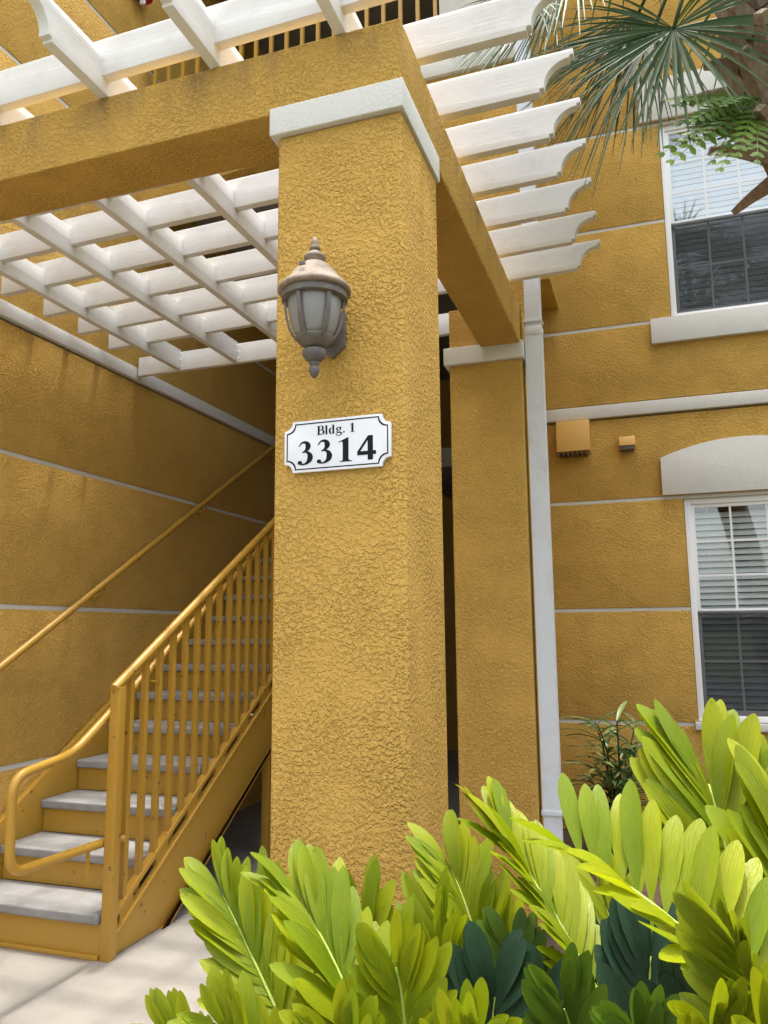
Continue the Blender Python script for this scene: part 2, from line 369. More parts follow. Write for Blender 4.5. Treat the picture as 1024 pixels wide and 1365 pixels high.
def window(z0, z1, tilt):
    x0, x1 = W0+.004, W1-.004; yf = YF+.035
    fr = MB()
    t = .045
    fr.box(x0, x0+t, yf, yf+.07, z0, z1); fr.box(x1-t, x1, yf, yf+.07, z0, z1)
    fr.box(x0+t, x1-t, yf+.001, yf+.069, z0, z0+t); fr.box(x0+t, x1-t, yf+.001, yf+.069, z1-t, z1)
    w = fr.build('window', M_VINYL, fb, .003)
    zm = z0+(z1-z0)*.485
    ix0, ix1 = x0+t, x1-t
    def sash(a, b, y, nm):
        s_ = MB(); k = .028
        s_.box(ix0, ix0+k, y, y+.025, a, b); s_.box(ix1-k, ix1, y, y+.025, a, b)
        s_.box(ix0+k, ix1-k, y+.001, y+.024, a, a+k+.008); s_.box(ix0+k, ix1-k, y+.001, y+.024, b-k, b)
        s_.build('sash', M_VINYL, w, .002)
        for j in (1, 2):
            xx = ix0+k+(ix1-ix0-2*k)*j/3
            box('muntin', (xx-.008, xx+.008, y+.007, y+.017, a+k+.008, b-k), M_VINYL, w, 0)
        nr = 3 if nm == 'up' else 2
        for j in range(1, nr):
            zz = a+k+(b-a-2*k)*j/nr
            box('muntin', (ix0+k, ix1-k, y+.008, y+.016, zz-.008, zz+.008), M_VINYL, w, 0)
        box('pane', (ix0+k, ix1-k, y+.010, y+.0135, a+k+.008, b-k), M_GLASS, w, 0)
    sash(zm-.02, z1-t, yf+.014, 'up'); sash(z0+t, zm+.02, yf+.042, 'lo')
    box('insect_screen', (ix0, ix1, yf+.006, yf+.008, z0+t, zm), M_SCREEN, w, 0)
    bl = MB(); n = int((z1-z0-.1)/.049); c, s_ = math.cos(rad(-tilt)), math.sin(rad(-tilt))
    for k in range(n):
        zz = z0+.06+k*.049; yy = YF+.150
        row = []
        for q, cr in ((-.025, 0), (-.008, .0035), (.008, .0035), (.025, 0)):
            y_, z_ = yy+q*c+cr*s_*-1, zz+q*s_+cr*c
            row += [(ix0-.02, y_, z_), (ix1+.02, y_, z_)]
        bl.add(row, [(0, 1, 3, 2), (2, 3, 5, 4), (4, 5, 7, 6)])
    for xx in (ix0+.12, (ix0+ix1)/2, ix1-.12): bl.box(xx-.001, xx+.001, YF+.118, YF+.120, z0+.05, z1-.04)
    b = bl.build('blind', M_BLIND, w); b['kind'] = 'stuff'
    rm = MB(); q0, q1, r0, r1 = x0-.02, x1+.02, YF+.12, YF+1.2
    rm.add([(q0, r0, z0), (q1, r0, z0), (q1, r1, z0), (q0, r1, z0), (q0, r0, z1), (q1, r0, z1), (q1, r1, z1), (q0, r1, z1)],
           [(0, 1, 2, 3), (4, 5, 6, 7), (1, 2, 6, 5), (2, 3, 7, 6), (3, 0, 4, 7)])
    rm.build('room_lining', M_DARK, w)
window(.812, 2.514, -60); window(4.006, 5.721, -82)
# the body of the building behind the facade (side wall of the breezeway, back, roof)
box('side_wall', (XA-.12, XA-.002, 4.7, 10.2, 0, 9.6), M_ST, fb, .01)
box('roof_slab', (XA, XB, YF+.13, 12, 9.3, 9.6), M_SLAB, fb, .01)
box('corner_pier', (XA+.06, -.617, YF-.62, YF-.002, 4.21, 9.4), M_ST, fb, .008)

# ---------------------------------------------------------------- breezeway tower behind the pergola
YT = 4.52
tw = thing('stair_tower', 'ochre stucco breezeway front with a wide arch behind the pergola', 'building', (-2.2, YT+.15, 0))
xa, xb = XW+.002, -.625
ac, ah, zs, rise = -2.2, 1.19, 4.42, .34
arc = [(ac-ah*math.cos(math.pi*k/28), zs+rise*math.sin(math.pi*k/28)) for k in range(29)]
poly = [(xa, 5.08)] + [(xa, 4.3), (ac-ah, 4.3)] + arc + [(ac+ah, 3.36), (xb, 3.36), (xb, 5.08)]
MB().prism(poly, lambda u, v, s_: (u, YT+s_*.14, v)).build('arch_wall', M_ST, tw, .006)
box('belt_course', (xa, xb+.02, YT-.03, YT+.3, 5.08, 5.19), M_WTR, tw, .006)
box('landing_slab', (xa, XA-.12, YT+.14, 10.2, 4.9, 5.07), M_SLAB, tw, .004)
box('column', (-1.12, xb, YT, YT+.3, 5.19, 9.4), M_WTR, tw, .008)
box('shade_upper_slab', (xa, XA-.12, YT+.1, 10.2, 7.35, 7.55), M_SLAB, tw, .004)  # unseen ceiling, set low to keep the level behind the railing dark
box('shade_back_wall', (xa, XA-.12, 10.05, 10.2, 0, 9.4), M_ST, tw, .004)  # unseen closing wall, added so the breezeway stays dark
box('upper_floor_slab', (-2.42, XA-.125, 7.8, 10.04, 3.2, 3.4), M_SLAB, tw, .004)
br = thing('balcony_railing', 'ochre metal balcony railing of square balusters above the pergola', 'railing', (-2.27, YT+.05, 5.19))
yr = YT+.03
box('top_rail', (xa+.02, -1.122, yr-.025, yr+.025, 6.05, 6.10), M_STEEL, br, .004)
box('bottom_rail', (xa+.02, -1.122, yr-.018, yr+.018, 5.28, 5.315), M_STEEL, br, .004)
me = MB().box(-.0125, .0125, -.0125, .0125, 0, .735).mesh('baluster', M_STEEL)
x = xa+.10
while x < -1.15:
    link(bpy.data.objects.new('baluster', me), br, Matrix.Translation((x, yr, 5.315))); x += .122
box('wall_bracket', (xa, xa+.02, yr-.03, yr+.03, 6.0, 6.14), M_STEEL, br, .003)

fbell = thing('fire_alarm', 'red fire alarm bell on the upper ochre wall above the pergola', 'alarm bell', (XW+.05, 4.40, 6.2))
def lathe_x(prof, c, n=28):
    mb = MB()
    vs = [(c[0]+h, c[1]+r*math.cos(k*2*math.pi/n), c[2]+r*math.sin(k*2*math.pi/n)) for r, h in prof for k in range(n)]
    fs = [(i*n+k, i*n+(k+1) % n, (i+1)*n+(k+1) % n, (i+1)*n+k) for i in range(len(prof)-1) for k in range(n)]
    fs += [tuple(range(n)), tuple((len(prof)-1)*n+k for k in range(n))]
    return mb.add(vs, fs)
lathe_x([(.115, .045), (.12, .05), (.118, .075), (.10, .10), (.06, .115), (.012, .12)], (XW, 4.40, 6.34)).build('gong', M_RED, fbell, 0, 'all')
box('back_box', (XW, XW+.046, 4.33, 4.47, 6.26, 6.42), M_RED, fbell, .006)
box('striker', (XW+.05, XW+.09, 4.39, 4.41, 6.19, 6.225), M_SIGNW, fbell, .003)

# ---------------------------------------------------------------- portal: pillars and beams
PX0, PX1, PY0, PY1 = -1.025, -.622, 2.02, 2.42
def fmesh(mb, name, mt, parent, bevel): return mb.build(name, mt, parent, bevel, seg=3)
p1 = thing('stucco_pillar', 'ochre stucco pillar with white capital band carrying lantern and number sign', 'pillar', (-.82, 2.22, 0), 'stucco pillars of the pergola')
fmesh(MB().box(PX0, PX1, PY0, PY1, -.05, 3.028), 'shaft', M_ST, p1, .012)
fmesh(MB().box(PX0-.022, PX1+.010, PY0-.018, PY1+.01, 3.027, 3.120), 'capital_band', M_WTR, p1, .004)
p2 = thing('stucco_pillar', 'ochre stucco pillar with white band beside the white downspout', 'pillar', (-.83, 4.46, 0), 'stucco pillars of the pergola')
fmesh(MB().box(-1.04, -.622, 4.26, 4.66, -.05, 3.02), 'shaft', M_ST, p2, .012)
fmesh(MB().box(-1.068, -.61, 4.235, 4.67, 3.019, 3.12), 'capital_band', M_WTR, p2, .004)
fmesh(MB().box(-1.04, -.63, 4.27, 4.655, 3.12, 3.36), 'pillar_head', M_ST, p2, .006)
prof = [(-3.44, 3.112), (PX0-.026, 3.112), (PX0-.026, 3.121), (PX1, 3.121), (PX1, 3.333), (-3.44, 3.333)]
fbm = MB().prism(prof, lambda u, v, s_: (u, PY0+s_*.225, v)).build('stucco_beam', M_STB, None, .011, seg=3)
tag(fbm, 'ochre stucco beam running from lantern pillar to the stair wall', 'beam')
prof = [(PY0+.228, 3.121), (PY1+.014, 3.121), (PY1+.014, 3.098), (4.23, 3.098), (4.23, 3.122), (4.262, 3.122), (4.262, 3.331), (PY0+.228, 3.331)]
sbm = MB().prism(prof, lambda u, v, s_: (PX1-.001-s_*.225, u, v)).build('stucco_beam', M_STB, None, .011, seg=3)
tag(sbm, 'ochre stucco side beam joining the two pillars under scrolled board ends', 'beam')

# ---------------------------------------------------------------- pergola
pg = thing('pergola', 'white painted timber pergola of crossed boards with scroll-cut ends', 'pergola', (-1.9, 3.1, 3.33))
TH, BH = .038, .14
def board(name, a, b, z, scroll_a=False, scroll_b=False, hh=BH):
    a, b = Vector((*a, z)), Vector((*b, z)); L = (b-a).length; d = (b-a).normalized(); s_ = Vector((-d.y, d.x, 0))
    def end():      # from top tip to bottom, local u measured back from the tip
        pts = [(0, hh), (0, hh-.022), (.014, hh-.022), (.014, hh-.032)]
        for k in range(1, 9):
            an = math.pi/2*k/8; pts.append((.014+.092*math.sin(an)+.0, .022+(hh-.054)*math.cos(an)))
        pts += [(.106, .014), (.122, .014), (.122, 0)]
        return pts
    poly = []
    if scroll_b: poly += [(L-u, v) for u, v in end()]
    else: poly += [(L, hh), (L, 0)]
    if scroll_a: poly += [(u, v) for u, v in reversed(end())]
    else: poly += [(0, 0), (0, hh)]
    j = random.uniform(-.003, .003)
    return MB().prism(poly, lambda u, v, q: a + d*u + s_*((q-.5)*TH+j) + Vector((0, 0, v))).build(name, M_WOOD, pg, .0025)
for x in (-3.065, -2.615, -2.165, -1.70, -1.258, -.818):
    board('rafter', (x, 1.63), (x, 4.55), 3.334, scroll_a=True)
ZX = 3.39
xl, xr = -3.36, -.155
for yl, yr_ in ((2.02, 1.99), (2.33, 2.28), (2.64, 2.59), (2.95, 2.86), (3.265, 3.13), (3.585, 3.43), (3.89, 3.735), (4.19, 4.045)):
    board('cross_board', (xl, yl), (xr, yr_), ZX+random.uniform(-.003, .003), scroll_b=True)
hd = board('header_board', (-3.40, 4.57), (-1.045, 4.55), 3.33, hh=.135)
bolt = MB().lathe([(.006, 0), (.006, .004), (.003, .006)], (0, 0, 0), 8).mesh('bolt', M_VINYL)
for x in (-3.065, -2.615, -2.165, -1.70, -1.258):
    for dx in (.03, .045):
        for z in (3.355, 3.40, 3.445):
            link(bpy.data.objects.new('bolt', bolt), pg, Matrix.Translation((x+dx, 4.55-.019*1, z)) @ Matrix.Rotation(rad(90), 4, 'X'))

# ---------------------------------------------------------------- staircase
st = thing('staircase', 'ochre steel staircase with grey concrete treads climbing along the shaded wall', 'staircase', (-2.95, 3.3, 0))
RUN, RISE, Y1, Z1, NS = .284, .179, 3.25, .205, 17
SX0, SX1 = -3.40, -2.535
tr_m = MB().box(SX0, SX1, 0, .315, -.046, 0).mesh('tread', M_TREAD, .010, True, 3)
for n in range(NS):
    link(bpy.data.objects.new('tread', tr_m), st, Matrix.Translation((0, Y1+RUN*n, Z1+RISE*n)))
    zb = 0.002 if n == 0 else Z1+RISE*(n-1)+.002
    box('riser', (SX0, SX1, Y1+RUN*n+.03, Y1+RUN*n+.036, zb, Z1+RISE*n-.047), M_STEEL, st, 0)
box('kick_angle', (SX0, SX1, Y1+.012, Y1+.029, .001, .022), M_STEEL, st, .002)
SL = RISE/RUN
yE = Y1+RUN*(NS-1)+.3
def para(name, x0, x1, c0, c1, ys, ye, mt, parent, bevel=.003):
    """slab between two sloping lines z = c + SL*(y-ys0), clipped at the ground"""
    f0 = lambda y: max(0.003, c0+SL*(y-4.1)); f1 = lambda y: c1+SL*(y-4.1)
    yg = 4.1+(0.003-c0)/SL
    pts = [(ys, f0(ys))] + ([(yg, .003)] if ys < yg < ye else []) + [(ye, f0(ye)), (ye, f1(ye)), (ys, f1(ys))]
    return MB().prism(pts, lambda u, v, s_: (x0+(x1-x0)*s_, u, v)).build(name, mt, parent, bevel)
XR = -2.50
para('stringer', XR-.012, XR+.0, .222, .60, 3.324, yE, M_STEEL, st)
para('stringer_flange', XR-.03, XR+.022, .203, .2225, 3.70, yE, M_STEEL, st)
para('stringer_flange', XR+.0005, XR+.022, .583, .598, 3.33, yE, M_STEEL, st)
para('bottom_rail', XR-.03, XR+.012, .655, .685, 3.325, yE, M_STEEL, st)
para('stringer', XW+.006, XW+.045, .30, .86, 3.05, yE, M_STEEL, st)
for n in range(NS):      # lugs that tie the bottom rail to the stringer, leaving slots
    y = Y1+RUN*n+.12
    para('slot_lug', XR-.022, XR+.002, .597, .656, y, y+.10, M_STEEL, st, 0)
box('support_post', (-2.60, -2.55, 5.0, 5.05, 0, .88), M_STEEL, st, .004)
box('support_post', (-2.60, -2.55, 6.6, 6.65, 0, 1.85), M_STEEL, st, .004)
# railing: newel, top rail, balusters, inner handrail with loop
rl = MB().box(XR-.027, XR+.027, 3.268, 3.322, 0, 1.245).build('newel_post', M_STEEL, st, .004)
zt = lambda y: 1.262+.617*(y-3.30)
MB().tube([(XR, 3.262, zt(3.262)), (XR, yE, zt(yE))], .024, 14).build('top_rail', M_STEEL, st, 0, True)
y = 3.405
while y < yE-.1:
    z0 = .685+SL*(y-4.1)-.01
    MB().box(XR-.028, XR+.002, y-.0155, y+.0155, z0, zt(y)-.012).build('baluster', M_STEEL, st, .003)
    y += .1205
def smooth_path(pts, r, seg=7):
    pts = [Vector(p) for p in pts]; out = [pts[0]]
    for i in range(1, len(pts)-1):
        a, b, c = pts[i-1], pts[i], pts[i+1]
        k = min(r, (a-b).length*.49, (c-b).length*.49); p, q = b+(a-b).normalized()*k, b+(c-b).normalized()*k
        for j in range(seg+1):
            u = j/seg; out.append(p*(1-u)**2 + b*2*u*(1-u) + q*u*u)
    return out+[pts[-1]]
XH = -2.56
hp = [(XH, yE, 1.150+.62*(yE-3.35)), (XH, 3.06, .958), (XH, 2.705, .915), (XH, 2.715, .530), (XH+.01, 3.35, .515), (XR, 3.39, .515)]
MB().tube(smooth_path(hp, .085, 8), .0205, 14).build('handrail', M_STEEL, st, 0, True)
box('loop_strut', (XH-.006, XH+.006, 3.19, 3.206, .385, .505), M_STEEL, st, 0)
for y in (3.62, 4.6, 5.6): MB().tube([(XH, y, 1.15+.62*(y-3.35)-.015), (XH, y, 1.15+.62*(y-3.35)-.06), (XR, y, 1.15+.62*(y-3.35)-.07)], .006, 6).build('rail_bracket', M_STEEL, st, 0, True)
# wall handrail
wr = thing('wall_handrail', 'ochre pipe handrail fixed to the shaded stair wall', 'handrail', (-3.37, 5, 1.3))
zw = lambda y: 1.327+.605*(y-3.423)
MB().tube([(-3.37, 2.95, zw(2.95)), (-3.37, 7.6, zw(7.6))], .021, 14).build('pipe', M_STEEL, wr, 0, True)
for y in (3.06, 4.258, 5.456, 6.65):
    b_ = MB().tube(smooth_path([(-3.37, y, zw(y)-.015), (-3.37, y, zw(y)-.075), (XW, y, zw(y)-.085)], .03, 4), .008, 8)
    b_.lathe([(.001, 0), (.001, .0)], (-3.44, y, zw(y)-.085), 4)
    k = MB().tube(smooth_path([(-3.37, y, zw(y)-.015), (-3.37, y, zw(y)-.075), (XW, y, zw(y)-.085)], .03, 4), .008, 8).build('bracket', M_STEEL, wr, 0, True)
    lathe_x([(.03, 0), (.03, .006), (.012, .012)], (XW+.001, y, zw(y)-.085), 16).build('flange', M_STEEL, wr, 0, True)

# ---------------------------------------------------------------- downspout, vents
ds = thing('downspout', 'white fluted aluminium downspout beside the rear pillar', 'downspout', (-.565, 4.36, 0))
hw, hd_ = .047, .038; cx, cyy = -.558, 4.34
ring = []
def side(p, q, n, nx, ny):
    for k in range(n):
        u = k/n; w = .0022 if k % 2 else 0
        ring.append((p[0]+(q[0]-p[0])*u - nx*w, p[1]+(q[1]-p[1])*u - ny*w))
side((cx-hw, cyy-hd_), (cx+hw, cyy-hd_), 11, 0, -1); side((cx+hw, cyy-hd_), (cx+hw, cyy+hd_), 9, 1, 0)
side((cx+hw, cyy+hd_), (cx-hw, cyy+hd_), 11, 0, 1); side((cx-hw, cyy+hd_), (cx-hw, cyy-hd_), 9, -1, 0)
MB().prism(ring, lambda u, v, s_: (u, v, .55+s_*2.62)).build('pipe', M_ALU, ds, 0, True)
sc = lambda r, k: [(cx+(u-cx)*k, cyy+(v-cyy)*k) for u, v in r]
MB().prism(sc(ring, .94), lambda u, v, s_: (u, v, 3.12+s_*6.2)).build('pipe', M_ALU, ds, 0, True)
MB().prism(sc(ring, .94), lambda u, v, s_: (u, v, -.02+s_*.6)).build('pipe', M_ALU, ds, 0, True)
MB().prism([(cx-hw-.002, cyy-hd_-.002), (cx+hw+.002, cyy-hd_-.002), (cx+hw+.002, cyy+hd_+.002), (cx-hw-.002, cyy+hd_+.002)], lambda u, v, s_: (u, v, 3.165+s_*.05)).build('collar', M_ALU, ds, .003)
MB().box(cx-hw-.006, cx+hw+.004, cyy-hd_-.004, cyy+hd_+.002, 3.24, 3.256).build('strap', M_ALU, ds, .002)
MB().box(cx-hw-.006, cx+hw+.006, cyy-hd_-.006, cyy+hd_+.002, .55, .575).build('strap', M_ALU, ds, .002)

vh = thing('vent_hood', 'large square ochre vent hood with louvred underside on the facade', 'vent', (-.545, YF-.1, 2.92), 'wall vents under the belt course')
prof = [(YF-.001, 3.215), (YF-.115, 3.195), (YF-.14, 2.935), (YF-.001, 2.935)]
MB().prism(prof, lambda u, v, s_: (-.672+s_*.262, u, v)).build('hood', M_VENT, vh, .004)
for k in range(7): box('louvre', (-.660+k*.036, -.648+k*.036, YF-.13, YF-.004, 2.908, 2.934), M_LDARK, vh, 0)
vs = thing('vent_hood', 'small ochre dryer vent hood on the facade beside the larger vent', 'vent', (-.12, YF-.05, 2.92), 'wall vents under the belt course')
prof = [(YF-.001, 3.05), (YF-.075, 3.035), (YF-.095, 2.955), (YF-.001, 2.955)]
MB().prism(prof, lambda u, v, s_: (-.188+s_*.128, u, v)).build('hood', M_VENT, vs, .012)
box('damper', (-.178, -.07, YF-.085, YF-.004, 2.925, 2.954), M_LDARK, vs, .003)

# ---------------------------------------------------------------- lantern
LX, LY = -.838, 1.885
ln = thing('wall_lantern', 'weathered bronze wall lantern with frosted glass and copper roof on the pillar', 'lantern', (LX, LY, 2.18))
Cn = (LX, LY, 0)
def LL(prof, c, n): return MB().lathe([(r*.945, z) for r, z in prof], c, n)
# roof with lip, dome steps and finial
LL([(.098, 2.426), (.106, 2.428), (.108, 2.434), (.106, 2.440), (.098, 2.448), (.086, 2.459), (.074, 2.472), (.066, 2.484), (.060, 2.489), (.054, 2.498), (.042, 2.508), (.030, 2.516)], Cn, 40).build('roof', M_LROOF, ln, 0, 'all')
LL([(.026, 2.518), (.024, 2.524), (.032, 2.529), (.033, 2.534), (.024, 2.544), (.016, 2.550), (.013, 2.553)], Cn, 28).build('finial', M_LROOF, ln, 0, 'all')
LL([(.011, 2.552), (.017, 2.558), (.017, 2.562), (.010, 2.570), (.012, 2.576), (.008, 2.588), (.002, 2.596)], Cn, 20).build('finial', M_LROOF, ln, 0, 'all')
LL([(.088, 2.404), (.097, 2.406), (.098, 2.414), (.094, 2.430), (.088, 2.430)], Cn, 40).build('roof_band', M_LAMP, ln, 0, True)
# bell-shaped glass
gp = [(.078, 2.428), (.079, 2.405), (.077, 2.380), (.073, 2.355), (.067, 2.332), (.058, 2.312), (.046, 2.298)]
LL(gp, Cn, 40).build('glass', M_FROST, ln, 0, 'all')
op = [(.080, 2.425), (.081, 2.402), (.079, 2.377), (.075, 2.352), (.069, 2.328), (.0595, 2.306), (.047, 2.292)]
for k in range(6):
    a = rad(60*k+22); ca, sa = math.cos(a), math.sin(a)
    rib = MB(); vs_ = []
    for r, z in op:
        for dw, dr in ((-.0075, -.003), (.0075, -.003), (.006, .004), (-.006, .004)):
            vs_.append((LX+(r+dr)*ca-dw*sa, LY+(r+dr)*sa+dw*ca, z))
    fs = [(i*4+j, i*4+(j+1) % 4, (i+1)*4+(j+1) % 4, (i+1)*4+j) for i in range(len(op)-1) for j in range(4)]
    rib.add(vs_, fs).build('rib', M_LAMP, ln, 0, True)
LL([(.024, 2.268), (.034, 2.274), (.048, 2.286), (.056, 2.296), (.054, 2.303), (.040, 2.300)], Cn, 36).build('base_cup', M_LAMP, ln, 0, 'all')
# fluted bowl and drop
fl = MB(); prof = [(.020, 2.268), (.030, 2.264), (.032, 2.256), (.030, 2.246), (.023, 2.236), (.012, 2.230)]; n = 32
vs_ = [(LX+(r*(1+(.05 if k % 2 else -.03)))*math.cos(k*2*math.pi/n), LY+(r*(1+(.05 if k % 2 else -.03)))*math.sin(k*2*math.pi/n), z) for r, z in prof for k in range(n)]
fl.add(vs_, [(i*n+k, i*n+(k+1) % n, (i+1)*n+(k+1) % n, (i+1)*n+k) for i in range(len(prof)-1) for k in range(n)]).build('fluted_bowl', M_LDARK, ln, 0, True)
LL([(.013, 2.231), (.0155, 2.227), (.014, 2.222), (.010, 2.219), (.015, 2.212), (.016, 2.205), (.012, 2.195), (.005, 2.186), (.001, 2.183)], Cn, 24).build('drop', M_LDARK, ln, 0, 'all')
# arm and hexagonal back plate on the pillar
hexp = [(0, 2.44), (.042, 2.415), (.042, 2.315), (0, 2.28), (-.042, 2.315), (-.042, 2.415)]
MB().prism(hexp, lambda u, v, s_: (LX+u, PY0-.001-s_*.018, v)).build('back_plate', M_LAMP, ln, .004)
MB().tube(smooth_path([(LX, PY0-.015, 2.335), (LX, PY0-.075, 2.305), (LX, LY+.03, 2.290)], .03, 5), .014, 10).build('arm', M_LAMP, ln, 0, True)
MB().box(LX-.012, LX+.006, LY-.079, LY-.074, 2.478, 2.488).build('thumb_screw', M_LDARK, ln, .001)

# ---------------------------------------------------------------- number sign
sg = thing('number_sign', 'white building number sign with notched corners and black border on the pillar', 'sign', (-.823, 2.0, 1.95))
SXc, SZc, SW, SH = -.8225, 2.028, .324, .150
def notch(w, h, r):
    pts = []
    for sx, sz, a0 in ((1, 1, 270), (-1, 1, 0), (-1, -1, 90), (1, -1, 180)):
        cx_, cz_ = sx*w/2, sz*h/2
        for k in range(9):
            a = rad(a0-90*k/8) if True else 0
            pts.append((cx_+r*math.cos(a), cz_+r*math.sin(a)))
    return pts
def notch_poly(w, h, r):
    pts = []
    for sx, sz, a0, a1 in ((1, 1, 270, 180), (-1, 1, 360, 270), (-1, -1, 90, 0), (1, -1, 180, 90)):
        cx_, cz_ = sx*w/2, sz*h/2
        for k in range(9):
            a = rad(a0+(a1-a0)*k/8); pts.append((cx_+r*math.cos(a), cz_+r*math.sin(a)))
    return pts
YS = PY0-.014
MB().prism(notch_poly(SW, SH, .026), lambda u, v, s_: (SXc+u, YS+s_*.013, SZc+v)).build('sign_board', M_SIGNW, sg, .001)
o1, i1 = notch_poly(SW-.014, SH-.014, .0265), notch_poly(SW-.021, SH-.021, .0265); n = len(o1)
MB().add([(SXc+u, YS-.0005, SZc+v) for u, v in o1] + [(SXc+u, YS-.0005, SZc+v) for u, v in i1], [(k, (k+1) % n, (k+1) % n+n, k+n) for k in range(n)]).build('border_line', M_SIGNB, sg)
class Glyph:
    def __init__(s): s.mb = MB(); s.k = 0
    def lay(s): s.k += 1; return -.0006-.00012*s.k
    def poly(s, pts):
        y = s.lay(); s.mb.add([(u, y, v) for u, v in pts], [tuple(range(len(pts)))]); return s
    def stroke(s, pts):           # (u, v, width)
        # Catmull-Rom refine
        P = []
        for i in range(len(pts)-1):
            p0, p1_, p2_, p3 = pts[max(i-1, 0)], pts[i], pts[i+1], pts[min(i+2, len(pts)-1)]
            for j in range(5):
                t_ = j/5
                P.append(tuple(.5*((2*b)+(-a+c)*t_+(2*a-5*b+4*c-d)*t_*t_+(-a+3*b-3*c+d)*t_**3) for a, b, c, d in zip(p0, p1_, p2_, p3)))
        P.append(pts[-1]); L, R = [], []
        for i, (u, v, w) in enumerate(P):
            a, b = P[max(i-1, 0)], P[min(i+1, len(P)-1)]; d = Vector((b[0]-a[0], b[1]-a[1])); d.normalize()
            L.append((u-d.y*w/2, v+d.x*w/2)); R.append((u+d.y*w/2, v-d.x*w/2))
        y = s.lay(); n_ = len(P)
        s.mb.add([(u, y, v) for u, v in L+R], [(i, i+1, n_+i+1, n_+i) for i in range(n_-1)]); return s
    def dot(s, u, v, r): return s.poly([(u+r*math.cos(k*math.pi/8), v+r*math.sin(k*math.pi/8)) for k in range(16)])
def g3(): return (Glyph().stroke([(.055, .535, .022), (.10, .615, .038), (.17, .655, .06), (.25, .635, .095), (.29, .555, .135), (.275, .465, .115), (.21, .40, .05), (.14, .365, .026)])
    .stroke([(.14, .362, .028), (.23, .372, .045), (.31, .325, .095), (.345, .225, .14), (.325, .125, .125), (.26, .05, .075), (.18, .018, .045), (.11, .028, .05), (.075, .06, .07)]).dot(.082, .068, .058))
def g1(): return Glyph().poly([(.065, .555), (.11, .58), (.145, .58), (.165, .54), (.165, .07), (.155, .035), (.085, .02), (.085, 0), (.395, 0), (.395, .02), (.325, .035), (.31, .07), (.31, .69), (.29, .69), (.06, .58)])
def g4():
    g = Glyph(); return (g.poly([(.285, .69), (.405, .69), (.405, 0), (.275, 0), (.275, .56)]).poly([(.02, .255), (.02, .145), (.48, .145), (.48, .255)]).poly([(.02, .25), (.09, .25), (.30, .60), (.30, .69), (.285, .69)]))
def gB(): return (Glyph().poly([(.10, 0), (.24, 0), (.24, .68), (.10, .68)]).poly([(.02, .68), (.02, .655), (.3, .655), (.3, .68)]).poly([(.02, 0), (.3, 0), (.3, .025), (.02, .025)])
    .stroke([(.24, .66, .035), (.36, .655, .045), (.455, .60, .11), (.46, .47, .125), (.40, .375, .07), (.24, .36, .03)]).stroke([(.24, .358, .03), (.42, .35, .055), (.515, .27, .12), (.515, .14, .13), (.42, .035, .06), (.24, .02, .04)]))
def gl_(): return Glyph().poly([(.07, 0), (.20, 0), (.20, .68), (.02, .68), (.02, .655), (.07, .64)]).poly([(.01, 0), (.26, 0), (.26, .022), (.01, .022)])
def gd(): return (Glyph().poly([(.28, 0), (.41, .02), (.41, .68), (.23, .68), (.23, .655), (.28, .64)]).stroke([(.29, .40, .03), (.20, .445, .045), (.105, .36, .115), (.09, .22, .13), (.12, .08, .11), (.20, .01, .045), (.29, .07, .03)]).poly([(.41, 0), (.47, 0), (.47, .025), (.41, .025)]))
def gg(): return (Glyph().stroke([(.22, .455, .03), (.11, .40, .10), (.10, .28, .11), (.22, .215, .03), (.33, .28, .10), (.33, .40, .10), (.22, .455, .03)]).poly([(.34, .42), (.46, .42), (.46, .46), (.34, .46)])
    .stroke([(.16, .215, .03), (.09, .14, .05), (.14, .075, .09), (.30, .06, .10), (.41, 0, .09), (.40, -.10, .07), (.26, -.17, .045), (.11, -.16, .05), (.05, -.09, .05), (.10, -.01, .035), (.16, .06, .03)]))
def gdot(): return Glyph().dot(.12, .06, .065)
def put(g, name, x, z, k, kx=1.0):
    mb = MB(); mb.v = [(x+u*k*kx, YS+y, z+v*k) for u, y, v in g.mb.v]; mb.f = g.mb.f
    mb.build(name, M_SIGNB, sg)
k = .101; zb = 1.974
for g, x in ((g3(), -.945), (g3(), -.8855), (g1(), -.823), (g4(), -.7615)): put(g, 'numeral', x, zb, k, 1.2)
k = .0385; zb = 2.058
x = -.884
for g, w, nm in ((gB(), .585, 'letter'), (gl_(), .285, 'letter'), (gd(), .505, 'letter'), (gg(), .47, 'letter'), (gdot(), .34, 'period'), (g1(), .4, 'numeral')):
    put(g, nm, x, zb, k, 1.12)
    x += w*k*1.12
    if nm == 'period': x += .006

